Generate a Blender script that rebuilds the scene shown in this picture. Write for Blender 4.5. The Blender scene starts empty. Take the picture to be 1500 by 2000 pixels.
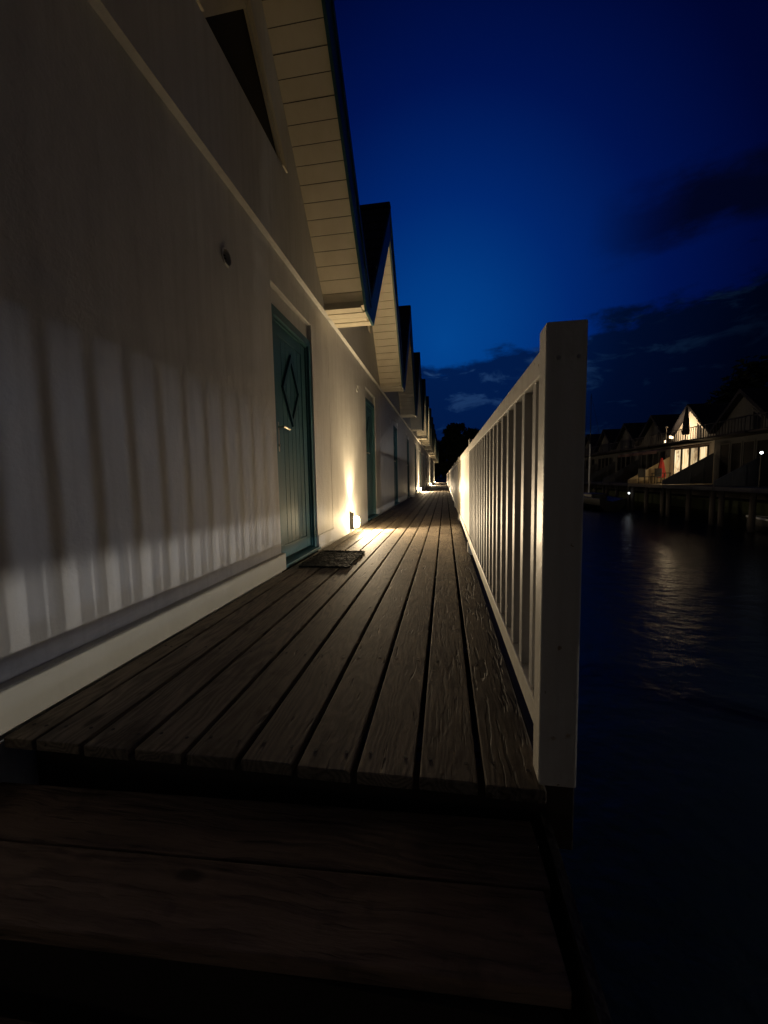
import bpy, bmesh, math, random
from mathutils import Vector, Matrix
random.seed(7)
R_ = math.radians
scene = bpy.context.scene
COL = scene.collection

# ------------------------------------------------------------------ camera
cam_d = bpy.data.cameras.new('camera'); cam = bpy.data.objects.new('camera', cam_d); COL.objects.link(cam)
scene.camera = cam
cam_d.sensor_fit = 'HORIZONTAL'; cam_d.sensor_width = 36.0; cam_d.lens = 36.0 * 770 / 1500
cam_d.clip_start = 0.02; cam_d.clip_end = 3000
rm = Matrix(((0.988201695465123, 0.004217725542993373, 0.1531000322374236),
             (0.15213684887340842, 0.08821380312827883, -0.9844149044749957),
             (-0.0176575279902328, 0.9960926341103469, 0.08653135834126782)))
cam.matrix_world = Matrix.Translation((0, 0, 0.72)) @ rm.to_4x4()
scene.render.resolution_x = 768; scene.render.resolution_y = 1024
scene.render.engine = 'CYCLES'

# ------------------------------------------------------------------ exposure
scene.view_settings.view_transform = 'Standard'; scene.view_settings.look = 'None'
scene.view_settings.exposure = 0.0; scene.view_settings.gamma = 1.0

# ------------------------------------------------------------------ node helpers
def nn(nt, typ, **kw):
    n = nt.nodes.new(typ)
    for k, v in kw.items():
        if k.startswith('i_'):
            key = k[2:]
            key = int(key) if key.isdigit() else key.replace('_', ' ')
            n.inputs[key].default_value = v
        else: setattr(n, k, v)
    return n
def math_(nt, op, a, b=None, c=None, clamp=False):
    n = nt.nodes.new('ShaderNodeMath'); n.operation = op; n.use_clamp = clamp
    for i, v in enumerate((a, b, c)):
        if v is None: continue
        if isinstance(v, (int, float)): n.inputs[i].default_value = v
        else: nt.links.new(v, n.inputs[i])
    return n.outputs[0]
def ramp(nt, fac, stops, interp='LINEAR'):
    n = nt.nodes.new('ShaderNodeValToRGB'); n.color_ramp.interpolation = interp
    cr = n.color_ramp
    while len(cr.elements) < len(stops): cr.elements.new(0.5)
    for e, (p, c) in zip(cr.elements, stops):
        e.position = p; e.color = (c[0], c[1], c[2], 1) if hasattr(c, '__len__') else (c, c, c, 1)
    nt.links.new(fac, n.inputs[0]); return n.outputs[0]
def mixc(nt, fac, a, b, mode='MIX'):
    n = nt.nodes.new('ShaderNodeMix'); n.data_type = 'RGBA'; n.blend_type = mode
    for sock, v in ((n.inputs[0], fac), (n.inputs[6], a), (n.inputs[7], b)):
        if isinstance(v, (int, float)): sock.default_value = v
        elif isinstance(v, tuple): sock.default_value = (v[0], v[1], v[2], 1)
        else: nt.links.new(v, sock)
    return n.outputs[2]

# ------------------------------------------------------------------ world: dusk sky, brightest low over the end of the walkway
SKY = 1.0
w = bpy.data.worlds.new('World'); scene.world = w; w.use_nodes = True
nt = w.node_tree; nt.nodes.clear()
tc = nn(nt, 'ShaderNodeTexCoord'); gen = tc.outputs['Generated']
sep = nn(nt, 'ShaderNodeSeparateXYZ'); nt.links.new(gen, sep.inputs[0])
sx, sy, sz = sep.outputs
az0, el0 = R_(0), R_(18)
bd = (math.sin(az0) * math.cos(el0), math.cos(az0) * math.cos(el0), math.sin(el0))
dotn = nn(nt, 'ShaderNodeVectorMath', operation='DOT_PRODUCT'); nt.links.new(gen, dotn.inputs[0]); dotn.inputs[1].default_value = bd
ang = math_(nt, 'DIVIDE', math_(nt, 'ARCCOSINE', dotn.outputs['Value']), math.pi)
sky = ramp(nt, ang, [(0.0, (0.0008, 0.056, 0.265)), (0.04, (0.0005, 0.042, 0.222)), (0.085, (0.0002, 0.0195, 0.150)), (0.135, (0.0001, 0.0062, 0.074)),
                     (0.185, (0.0001, 0.0018, 0.027)), (0.25, (0.0001, 0.0006, 0.009)), (0.36, (0.0008, 0.001, 0.004)), (0.55, (0.0125, 0.012, 0.015))])
mp = nn(nt, 'ShaderNodeMapping'); nt.links.new(gen, mp.inputs[0]); mp.inputs['Scale'].default_value = (1.0, 1.0, 2.6)
n1 = nn(nt, 'ShaderNodeTexNoise', i_Scale=5.5, i_Detail=7.0, i_Roughness=0.6); nt.links.new(mp.outputs[0], n1.inputs['Vector'])
n2 = nn(nt, 'ShaderNodeTexNoise', i_Scale=9.0, i_Detail=6.0, i_Roughness=0.6, i_Distortion=0.6); nt.links.new(mp.outputs[0], n2.inputs['Vector'])
thr = math_(nt, 'ADD', math_(nt, 'MULTIPLY', sx, 0.13), 0.268)
thr = math_(nt, 'ADD', thr, math_(nt, 'MULTIPLY', math_(nt, 'SUBTRACT', n1.outputs[0], 0.5), 0.22))
d = math_(nt, 'SUBTRACT', thr, sz)
mask = ramp(nt, math_(nt, 'ADD', math_(nt, 'MULTIPLY', d, 6.0), 0.5), [(0.42, 0.0), (0.62, 1.0)], 'EASE')
# bright torn edge + inner lighter wisps
edge = ramp(nt, math_(nt, 'ADD', math_(nt, 'MULTIPLY', d, 6.0), 0.5), [(0.45, 0.0), (0.6, 0.6), (0.78, 0.0)], 'EASE')
wisp = ramp(nt, n2.outputs[0], [(0.53, 0.0), (0.68, 1.0)], 'EASE')
cfall = ramp(nt, ang, [(0.0, 1.0), (0.06, 0.85), (0.12, 0.30), (0.18, 0.09), (0.4, 0.03)])
cl_dark = mixc(nt, 1.0, (0.0006, 0.0115, 0.068), cfall, 'MULTIPLY')
cl_lite = mixc(nt, 1.0, (0.020, 0.062, 0.175), cfall, 'MULTIPLY')
wf = math_(nt, 'MULTIPLY', wisp, 0.55)
wf = math_(nt, 'ADD', wf, math_(nt, 'MULTIPLY', math_(nt, 'MULTIPLY', edge, wisp), 0.9), clamp=True)
cl = mixc(nt, wf, cl_dark, cl_lite)
# a second dim cloud streak higher on the right
e2 = math_(nt, 'ADD', math_(nt, 'MULTIPLY', sx, -0.05), 0.468)
d2 = math_(nt, 'ABSOLUTE', math_(nt, 'SUBTRACT', sz, math_(nt, 'ADD', e2, math_(nt, 'MULTIPLY', math_(nt, 'SUBTRACT', n1.outputs[0], 0.5), 0.13))))
m2 = ramp(nt, d2, [(0.015, 1.0), (0.06, 0.0)], 'EASE')
m2 = math_(nt, 'MULTIPLY', m2, ramp(nt, sx, [(0.27, 0.0), (0.42, 0.9)]))
skyc = mixc(nt, m2, sky, (0.0006, 0.0012, 0.0075))
fin = mixc(nt, mask, skyc, cl)
bg = nn(nt, 'ShaderNodeBackground', i_Strength=SKY); nt.links.new(fin, bg.inputs[0])
wo = nn(nt, 'ShaderNodeOutputWorld'); nt.links.new(bg.outputs[0], wo.inputs[0])

# ------------------------------------------------------------------ materials
def base_mat(name):
    m = bpy.data.materials.new(name); m.use_nodes = True
    nt = m.node_tree; b = nt.nodes['Principled BSDF']; return m, nt, b
def objco(nt):
    t = nn(nt, 'ShaderNodeTexCoord'); return t.outputs['Object']
def mapped(nt, v, sc, loc=(0, 0, 0)):
    mp = nn(nt, 'ShaderNodeMapping'); nt.links.new(v, mp.inputs[0]); mp.inputs['Scale'].default_value = sc; mp.inputs['Location'].default_value = loc
    return mp.outputs[0]
def noise(nt, v, scale, detail=4, rough=0.55, dist=0.0):
    n = nn(nt, 'ShaderNodeTexNoise', i_Scale=scale, i_Detail=detail, i_Roughness=rough, i_Distortion=dist)
    nt.links.new(v, n.inputs['Vector']); return n.outputs[0]
def bump(nt, b, h, dist, strength=1.0):
    n = nn(nt, 'ShaderNodeBump', i_Strength=strength, i_Distance=dist); nt.links.new(h, n.inputs['Height']); nt.links.new(n.outputs[0], b.inputs['Normal'])
def painted(name, col, col2, rough=0.5, sc=(3, 3, 1), bsc=60, bd=0.0008, streak=True, spots=None):
    """painted surface: two tones of paint, grime streaks that run down, fine tooth in the bump"""
    m, nt, b = base_mat(name); v = objco(nt)
    a = noise(nt, mapped(nt, v, sc), 2.0, 5, 0.6)
    c = mixc(nt, ramp(nt, a, [(0.35, 0.0), (0.7, 1.0)]), col, col2)
    if streak:
        s = noise(nt, mapped(nt, v, (22, 22, 0.7)), 1.0, 4, 0.6)
        c = mixc(nt, math_(nt, 'MULTIPLY', ramp(nt, s, [(0.46, 0.0), (0.72, 1.0)]), 0.5), c, tuple(x * 0.72 for x in col))
    if spots:
        s2 = noise(nt, v, 38, 3, 0.6)
        c = mixc(nt, ramp(nt, s2, [(0.70, 0.0), (0.73, 1.0)]), c, spots)
    nt.links.new(c, b.inputs['Base Color'])
    b.inputs['Roughness'].default_value = rough; b.inputs['Specular IOR Level'].default_value = 0.35
    h = math_(nt, 'ADD', noise(nt, v, bsc, 5, 0.65), math_(nt, 'MULTIPLY', noise(nt, v, bsc * 0.12, 3), 2.5))
    bump(nt, b, h, bd); return m
def flat(name, col, rough=0.6, metal=0.0, bsc=30, bd=0.001, var=0.25):
    m, nt, b = base_mat(name); v = objco(nt)
    a = noise(nt, v, bsc * 0.2, 4)
    nt.links.new(mixc(nt, a, tuple(x * (1 - var) for x in col), tuple(min(1, x * (1 + var)) for x in col)), b.inputs['Base Color'])
    b.inputs['Roughness'].default_value = rough; b.inputs['Metallic'].default_value = metal
    bump(nt, b, noise(nt, v, bsc, 4), bd); return m
def emis(name, col, strength, base=(0.8, 0.7, 0.5)):
    m, nt, b = base_mat(name)
    b.inputs['Base Color'].default_value = (*base, 1); b.inputs['Emission Color'].default_value = (*col, 1); b.inputs['Emission Strength'].default_value = strength
    return m
def wood(name, ca, cb, axis=1, rough=0.75, bd=0.004, crack=0.6, grain=1.0):
    """weathered plank: every board carries its own 'bid' attribute that shifts the grain"""
    m, nt, b = base_mat(name); v = objco(nt)
    at = nn(nt, 'ShaderNodeAttribute', attribute_name='bid')
    sc = nn(nt, 'ShaderNodeVectorMath', operation='SCALE'); nt.links.new(at.outputs['Color'], sc.inputs[0]); sc.inputs['Scale'].default_value = 37.0
    ad = nn(nt, 'ShaderNodeVectorMath', operation='ADD'); nt.links.new(v, ad.inputs[0]); nt.links.new(sc.outputs[0], ad.inputs[1]); v = ad.outputs[0]
    L = [1, 1, 1]; L[axis] = 0.09
    ls = lambda k: tuple(k * x for x in L)
    wob = nn(nt, 'ShaderNodeTexNoise', i_Scale=3.0, i_Detail=3.0); nt.links.new(v, wob.inputs['Vector'])
    wv = nn(nt, 'ShaderNodeVectorMath', operation='MULTIPLY_ADD'); nt.links.new(wob.outputs['Color'], wv.inputs[0]); wv.inputs[1].default_value = (0.05, 0.05, 0.05); nt.links.new(v, wv.inputs[2]); vv = wv.outputs[0]
    # cathedral grain: rings of a stretched distance field
    rg = nn(nt, 'ShaderNodeTexNoise', i_Scale=1.0, i_Detail=1.5, i_Roughness=0.4); nt.links.new(mapped(nt, vv, ls(9)), rg.inputs['Vector'])
    rings = math_(nt, 'SINE', math_(nt, 'MULTIPLY', rg.outputs[0], 95.0 * grain))
    rings = math_(nt, 'ADD', math_(nt, 'MULTIPLY', rings, 0.5), 0.5)
    fine = noise(nt, mapped(nt, vv, ls(150)), 1.0, 4, 0.65)
    pits = noise(nt, mapped(nt, vv, tuple(26 * (0.32 if i == axis else 1) for i in range(3))), 1.0, 5, 0.7)
    blot = noise(nt, v, 3.2, 4, 0.6)
    t = math_(nt, 'ADD', math_(nt, 'MULTIPLY', rings, 0.22), math_(nt, 'ADD', math_(nt, 'MULTIPLY', fine, 0.45), math_(nt, 'MULTIPLY', blot, 0.45)))
    c = mixc(nt, ramp(nt, t, [(0.32, 0.0), (0.82, 1.0)]), ca, cb)
    # long splits
    cr = noise(nt, mapped(nt, vv, ls(58)), 1.0, 2, 0.5)
    crm = math_(nt, 'ADD', ramp(nt, cr, [(0.27, 1.0), (0.34, 0.0)]), math_(nt, 'MULTIPLY', at.outputs['Alpha'], 0.0), clamp=True)
    rough_b = math_(nt, 'MULTIPLY', ramp(nt, cr, [(0.38, 1.0), (0.45, 0.0)]), at.outputs['Alpha'])
    crm = math_(nt, 'MAXIMUM', crm, rough_b)
    c = mixc(nt, math_(nt, 'MULTIPLY', crm, crack), c, tuple(x * 0.22 for x in ca))
    # dark stains
    st = noise(nt, v, 7.0, 5, 0.65)
    c = mixc(nt, math_(nt, 'MULTIPLY', ramp(nt, st, [(0.56, 0.0), (0.70, 1.0)]), 0.55), c, tuple(x * 0.45 for x in ca))
    vo = nn(nt, 'ShaderNodeTexVoronoi', i_Scale=1.0, i_Randomness=1.0); nt.links.new(mapped(nt, vv, tuple(3.2 if i == axis else 7.5 for i in range(3))), vo.inputs['Vector'])
    kn = ramp(nt, vo.outputs['Distance'], [(0.07, 1.0), (0.13, 0.0)])
    c = mixc(nt, math_(nt, 'MULTIPLY', kn, 0.75), c, tuple(x * 0.3 for x in ca))
    hs = nn(nt, 'ShaderNodeHueSaturation'); nt.links.new(c, hs.inputs['Color'])
    nt.links.new(math_(nt, 'ADD', math_(nt, 'MULTIPLY', at.outputs['Fac'], 0.9), 0.55), hs.inputs['Value'])
    nt.links.new(hs.outputs[0], b.inputs['Base Color'])
    b.inputs['Roughness'].default_value = rough; b.inputs['Specular IOR Level'].default_value = 0.18
    h = math_(nt, 'ADD', math_(nt, 'MULTIPLY', rings, 0.07), math_(nt, 'ADD', math_(nt, 'MULTIPLY', fine, 0.45), math_(nt, 'MULTIPLY', pits, 0.55)))
    h = math_(nt, 'SUBTRACT', h, math_(nt, 'MULTIPLY', crm, 1.1))
    bump(nt, b, h, bd); return m

M = {}
M['wall'] = painted('white_wall_paint', (0.66, 0.665, 0.68), (0.56, 0.565, 0.58), 0.6, bsc=60, bd=0.0022)
M['gable'] = painted('white_gable_paint', (0.61, 0.61, 0.62), (0.54, 0.54, 0.55), 0.6, bsc=45, bd=0.001)
M['base'] = painted('cream_skirting_paint', (0.52, 0.50, 0.43), (0.46, 0.44, 0.37), 0.5, streak=False, bd=0.0005)
M['soffit'] = painted('cream_soffit_paint', (0.68, 0.63, 0.52), (0.62, 0.57, 0.46), 0.5, streak=False, bd=0.0006)
M['teal'] = painted('teal_paint', (0.046, 0.140, 0.178), (0.038, 0.118, 0.152), 0.5, sc=(2, 2, 0.6), streak=False, bd=0.0005)
M['teal_d'] = painted('dark_teal_paint', (0.024, 0.085, 0.105), (0.020, 0.070, 0.090), 0.45, streak=False, bd=0.0005)
M['roof'] = flat('dark_roof_tiles', (0.022, 0.020, 0.024), 0.8, bsc=25, bd=0.01)
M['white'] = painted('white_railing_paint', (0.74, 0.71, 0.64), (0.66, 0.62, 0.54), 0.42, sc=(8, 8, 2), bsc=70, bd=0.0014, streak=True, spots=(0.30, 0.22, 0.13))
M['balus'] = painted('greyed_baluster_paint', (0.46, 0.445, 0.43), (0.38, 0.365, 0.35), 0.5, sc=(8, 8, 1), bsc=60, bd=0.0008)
M['black'] = flat('black_glass', (0.005, 0.004, 0.004), 0.45, bd=0.0, var=0.0)
M['black'].node_tree.nodes['Principled BSDF'].inputs['Specular IOR Level'].default_value = 0.15
M['gap'] = flat('dark_backing', (0.03, 0.027, 0.024), 0.9)
M['steel'] = flat('brushed_steel', (0.62, 0.58, 0.50), 0.28, 1.0, 80, 0.0002, 0.1)
M['nail'] = flat('rusty_nail', (0.02, 0.014, 0.010), 0.7)
M['lampbody'] = flat('anthracite_metal', (0.05, 0.047, 0.042), 0.45, 0.6, bd=0.0002)
M['lens'] = emis('lamp_lens', (1.0, 0.78, 0.44), 14.0)
M['deck'] = wood('weathered_deck_boards', (0.088, 0.070, 0.053), (0.29, 0.240, 0.178), 1, 0.76, 0.0019, grain=1.25)
M['step'] = wood('weathered_step_boards', (0.17, 0.112, 0.080), (0.34, 0.235, 0.165), 0, 0.75, 0.005, grain=0.8)
M['beam'] = flat('wet_dark_timber', (0.035, 0.026, 0.020), 0.7, bsc=18, bd=0.004)
M['mat'] = flat('coir_rubber', (0.004, 0.004, 0.003), 0.95, bsc=140, bd=0.006)
M['ground'] = flat('dark_grass', (0.035, 0.045, 0.02), 0.95, bsc=3, bd=0.05)
M['leaf'] = flat('night_foliage', (0.035, 0.05, 0.022), 0.8, bsc=5, bd=0.0)
M['bark'] = flat('bark', (0.05, 0.038, 0.028), 0.9, bsc=14, bd=0.02)
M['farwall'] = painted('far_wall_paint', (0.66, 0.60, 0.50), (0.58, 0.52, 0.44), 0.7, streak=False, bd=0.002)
M['farwall_shade'] = painted('shaded_far_wall_paint', (0.13, 0.125, 0.125), (0.10, 0.10, 0.10), 0.7, streak=False, bd=0.002)  # same far walls, with the night shade of the unlit houses put into the colour
M['farfence'] = painted('far_screen_paint', (0.46, 0.38, 0.24), (0.40, 0.33, 0.20), 0.7, streak=True, bd=0.002)
M['awning'] = flat('brown_awning_cloth', (0.20, 0.115, 0.095), 0.9, bsc=8)
M['red'] = flat('red_parasol_cloth', (0.26, 0.018, 0.014), 0.85, bsc=8)
def litwin(name, k):
    m, nt, b = base_mat(name); v = objco(nt)
    a = noise(nt, mapped(nt, v, (1, 6, 0.6)), 1.6, 3, 0.6); g = noise(nt, v, 1.7, 3)
    c = mixc(nt, ramp(nt, a, [(0.38, 0.0), (0.62, 1.0)]), (0.62, 0.40, 0.17), (1.0, 0.84, 0.52))
    c = mixc(nt, ramp(nt, g, [(0.36, 0.85), (0.46, 0.0)]), c, (0.20, 0.12, 0.06))
    nt.links.new(c, b.inputs['Emission Color']); b.inputs['Emission Strength'].default_value = k
    b.inputs['Base Color'].default_value = (0.3, 0.25, 0.2, 1); return m
M['litpane'] = litwin('lit_window', 1.15)
M['curtain'] = litwin('lit_curtain', 0.6)
M['bulb'] = emis('white_bulb', (0.85, 0.95, 1.0), 8.0)
M['warmbulb'] = emis('warm_bulb', (1.0, 0.75, 0.45), 6.0)
M['hull'] = flat('white_boat_hull', (0.62, 0.64, 0.66), 0.3, bd=0.0, var=0.05)
M['porcelain'] = flat('white_glaze', (0.85, 0.83, 0.80), 0.2, bd=0.0, var=0.03)
M['darkplastic'] = flat('dark_plastic', (0.02, 0.018, 0.016), 0.5)

def water_mat():
    m, nt, b = base_mat('harbour_water'); v = objco(nt)
    b.inputs['Base Color'].default_value = (0.003, 0.006, 0.010, 1)
    b.inputs['Roughness'].default_value = 0.27; b.inputs['IOR'].default_value = 1.33
    h = math_(nt, 'ADD', noise(nt, mapped(nt, v, (1, 1.5, 1)), 1.6, 4, 0.5), math_(nt, 'MULTIPLY', noise(nt, v, 7.0, 3, 0.5), 0.25))
    bump(nt, b, h, 0.035); b.inputs['Specular IOR Level'].default_value = 0.3; return m
M['water'] = water_mat()

# ------------------------------------------------------------------ mesh helpers
def finish(name, bm, mat, parent=None, smooth=False, loc=None):
    bmesh.ops.recalc_face_normals(bm, faces=bm.faces)
    me = bpy.data.meshes.new(name); bm.to_mesh(me); bm.free()
    for mm in (mat if isinstance(mat, (list, tuple)) else [mat]): me.materials.append(mm)
    if smooth:
        for p in me.polygons: p.use_smooth = True
    o = bpy.data.objects.new(name, me); COL.objects.link(o)
    if parent: o.parent = parent
    if loc: o.location = loc
    return o
def box(bm, x0, x1, y0, y1, z0, z1, bev=0.0, mi=0, mat=None, bid=None, lay=None):
    r = bmesh.ops.create_cube(bm, size=1.0)
    vs = r['verts']
    for v in vs:
        v.co = Vector(((x0 + x1) / 2 + v.co.x * (x1 - x0), (y0 + y1) / 2 + v.co.y * (y1 - y0), (z0 + z1) / 2 + v.co.z * (z1 - z0)))
    if bev > 0:
        es = list({e for v in vs for e in v.link_edges})
        r2 = bmesh.ops.bevel(bm, geom=es, offset=bev, segments=2, affect='EDGES', profile=0.6)
        vs = list({v for f in r2['faces'] for v in f.verts} | {v for v in vs if v.is_valid})
    fs = list({f for v in vs if v.is_valid for f in v.link_faces})
    vs = list({v for f in fs for v in f.verts})
    if mat is not None:
        for v in vs: v.co = mat @ v.co
    for f in fs:
        f.material_index = mi
        if lay is not None:
            for l in f.loops: l[lay] = bid
    return vs
def prism(bm, pts, a0, a1, axis='x', holes=(), mi=0):
    """extrude a polygon (list of (u,v)) between a0 and a1 along axis; u,v are the other two axes in order"""
    def mk(u, v, a):
        return {'x': (a, u, v), 'y': (u, a, v), 'z': (u, v, a)}[axis]
    edges = []; before = set(bm.faces)
    for loop in [pts] + list(holes):
        vs = [bm.verts.new(mk(u, v, a0)) for u, v in loop]
        for i in range(len(vs)): edges.append(bm.edges.new((vs[i], vs[(i + 1) % len(vs)])))
    r = bmesh.ops.triangle_fill(bm, edges=edges, use_beauty=True, use_dissolve=False)
    fs = [g for g in r['geom'] if isinstance(g, bmesh.types.BMFace)]
    e = bmesh.ops.extrude_face_region(bm, geom=fs)
    dv = Vector(mk(0, 0, a1 - a0))
    for g in e['geom']:
        if isinstance(g, bmesh.types.BMVert): g.co += dv
    for f in set(bm.faces) - before: f.material_index = mi
def cyl(bm, p0, p1, r0, r1=None, seg=12, mi=0):
    p0 = Vector(p0); p1 = Vector(p1); r1 = r0 if r1 is None else r1
    d = p1 - p0; q = d.to_track_quat('Z', 'Y').to_matrix().to_4x4()
    before = set(bm.faces)
    bmesh.ops.create_cone(bm, cap_ends=True, segments=seg, radius1=r0, radius2=r1, depth=d.length, matrix=Matrix.Translation((p0 + p1) / 2) @ q)
    for f in set(bm.faces) - before: f.material_index = mi
def lathe(bm, prof, seg=20, c=(0, 0, 0)):
    rings = []
    for r, z in prof:
        rings.append([bm.verts.new((c[0] + r * math.cos(2 * math.pi * k / seg), c[1] + r * math.sin(2 * math.pi * k / seg), c[2] + z)) for k in range(seg)])
    for a, b in zip(rings, rings[1:]):
        for k in range(seg): bm.faces.new((a[k], a[(k + 1) % seg], b[(k + 1) % seg], b[k]))
    bm.faces.new(rings[0]); bm.faces.new(rings[-1])
def tag(o, label, cat, group=None):
    o['label'] = label; o['category'] = cat
    if group: o['group'] = group
    return o
def struct(o): o['kind'] = 'structure'; return o
def empty(name, loc=(0, 0, 0), rz=0):
    o = bpy.data.objects.new(name, None); COL.objects.link(o); o.location = loc; o.rotation_euler = (0, 0, rz); o.empty_display_size = 0.2; return o
def copy_tree(o, parent=None):
    c = o.copy(); COL.objects.link(c)
    if parent: c.parent = parent
    for ch in list(o.children): copy_tree(ch, c)
    return c
def point(name, parent, loc, power, col, radius, typ='POINT'):
    l = bpy.data.lights.new(name, typ); l.energy = power; l.color = col; l.shadow_soft_size = radius
    o = bpy.data.objects.new(name, l); COL.objects.link(o); o.location = loc
    if parent: o.parent = parent
    return o
ORD = ['first', 'second', 'third', 'fourth', 'fifth', 'sixth', 'seventh', 'eighth', 'ninth', 'tenth', 'eleventh', 'twelfth', 'thirteenth', 'fourteenth', 'fifteenth', 'sixteenth', 'seventeenth', 'eighteenth', 'nineteenth', 'twentieth']

# ------------------------------------------------------------------ big numbers
XW = -1.30      # face of the row of houses
PER = 3.6       # width of one house
Y0 = 0.85       # party line before the nearest house
YE = Y0 + PER * 14
WZ = -1.7       # water level

# ------------------------------------------------------------------ water, ground
bm = bmesh.new(); bmesh.ops.create_grid(bm, x_segments=2, y_segments=2, size=900)
struct(finish('water', bm, M['water'], loc=(0, 0, WZ)))
bm = bmesh.new()
def quad(bm, x0, x1, y0, y1, z):
    bm.faces.new([bm.verts.new(p) for p in ((x0, y0, z), (x1, y0, z), (x1, y1, z), (x0, y1, z))])
prism(bm, [(-900, -900), (-5.5, -900), (-5.5, 62), (16.5, 62), (16.5, -900), (900, -900), (900, 900), (-900, 900)], WZ - 2, WZ + 0.75, 'z')
struct(finish('ground', bm, M['ground']))

# ------------------------------------------------------------------ walkway deck
def plank_layer(bm): return bm.loops.layers.float_color.new('bid')
bm = bmesh.new(); lay = plank_layer(bm)
edges_x = [0.236 - 0.154 * k for k in range(0, 11)]
for k in range(10):
    x1 = edges_x[k]; x0 = edges_x[k + 1]
    if x0 < -1.262: x0 = -1.262 + 0.001
    if x1 - x0 < 0.03: break
    g = 0.008 if k else 0.009
    y = 0.888 + random.uniform(-0.006, 0.006); first = True
    while y < YE + 3:
        ln = random.choice((3.6, 4.2, 4.8)) if not first else random.choice((4.1, 4.7, 3.5)); first = False
        ye = min(y + ln, YE + 3)
        dz = random.uniform(-0.002, 0.002)
        bid = (random.random(), random.random(), random.random(), 1.0 if k == 0 else random.choice((0.0, 0.0, 0.35)))
        box(bm, x0 + g, x1 - g, y, ye - 0.004, -0.032 + dz, dz, 0.004, 0, None, bid, lay)
        if y < 14:
            ys = [y + 0.07] + [0.888 + 0.62 * i for i in range(1, 30) if y + 0.2 < 0.888 + 0.62 * i < ye - 0.2] + [ye - 0.07]
            for yy in ys:
                for xx in (x0 + 0.035, x1 - 0.035):
                    xx += random.uniform(-0.005, 0.005); yo = yy + random.uniform(-0.01, 0.01)
                    cyl(bm, (xx, yo, dz - 0.003), (xx, yo, dz + 0.0008), 0.0052, None, 8, 1)
        y = ye
# joists and rim beam
for i in range(40):
    yy = 1.08 + 0.62 * i * (1 if i < 25 else 2.4)
    if yy > YE + 3: break
    box(bm, -1.25, 0.30, yy - 0.03, yy + 0.03, -0.18, -0.036, 0, 2, None, (0.5, 0.5, 0.5, 0), lay)
for bx in (-0.99, -0.68, -0.38, -0.07, 0.082): box(bm, bx - 0.03, bx + 0.03, 1.031, 20, -0.30, -0.185, 0, 2, None, (0.5, 0.5, 0.5, 0), lay)
box(bm, 0.18, 0.239, 1.031, YE, -0.30, -0.05, 0, 2, None, (0.5, 0.5, 0.5, 0), lay)
box(bm, -1.28, 0.32, 0.99, 1.03, -0.24, -0.037, 0.004, 2, None, (0.5, 0.5, 0.5, 0), lay)
box(bm, 0.24, 0.31, 1.031, YE + 3, -0.26, -0.037, 0.004, 2, None, (0.5, 0.5, 0.5, 0), lay)
for yy in (1.0, 5, 9, 13, 17, 21, 25, 30, 35, 40, 45, 50):
    cyl(bm, (0.18, yy + 0.1, WZ - 1), (0.18, yy + 0.1, -0.24), 0.09, None, 12, 2)
    cyl(bm, (-1.1, yy + 0.1, WZ - 1), (-1.1, yy + 0.1, -0.19), 0.09, None, 12, 2)
struct(finish('walkway', bm, [M['deck'], M['nail'], M['beam']]))

# ------------------------------------------------------------------ steps down at the near end
st = empty('wooden_steps', (0, 0, 0)); tag(st, 'dark brown wooden steps leading down from the near end of the boardwalk', 'steps')
def tread(y0, y1, z, x0=-1.27, x1=0.205, tilt=0.03):
    bm = bmesh.new(); lay = plank_layer(bm)
    wy = (y1 - y0) / 2
    for i in range(2):
        a = y0 + wy * i; bid = (random.random(), random.random(), random.random(), 0.35)
        box(bm, x0, x1 + random.uniform(0, 0.012), a + 0.003, a + wy - 0.003, z - 0.036, z, 0.004, 0, Matrix.Translation((-0.5, a, 0)) @ Matrix.Rotation(tilt, 4, 'Z') @ Matrix.Translation((0.5, -a, 0)), bid, lay)
    return finish('tread', bm, M['step'], st)
tread(0.59, 0.928, -0.14, tilt=0.045)
bm = bmesh.new(); box(bm, -1.27, 0.19, 0.602, 0.622, -0.50, -0.178); finish('riser', bm, M['beam'], st)
tread(0.30, 0.575, -0.32)
tread(0.02, 0.29, -0.50)
for sxx in (-1.24, 0.14):
    bm = bmesh.new()
    prism(bm, [(0.90, -0.18), (0.90, -0.42), (0.05, -0.86), (-0.05, -0.86), (-0.05, -0.54), (0.30, -0.54), (0.30, -0.36), (0.585, -0.36), (0.585, -0.18)], sxx, sxx + 0.05, 'x')
    finish('stringer', bm, M['beam'], st)
bm = bmesh.new(); box(bm, 0.235, 0.255, 0.56, 0.985, -0.46, -0.134); finish('light_stop_board', bm, M['beam'], st)  # added board that keeps the lamp light off the tread ends
# low landing beside and below the steps
bm = bmesh.new(); lay = plank_layer(bm)
for k in range(22):
    x0 = -1.3 + 0.15 * k
    box(bm, x0 + 0.004, x0 + 0.146, -3.2, 0.72 if x0 > 0.3 else 0.0, -0.72, -0.685, 0.004, 0, None, (random.random(), random.random(), random.random(), 0.3), lay)
struct(finish('landing', bm, M['step']))
for _ in (0,):
    pass

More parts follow.
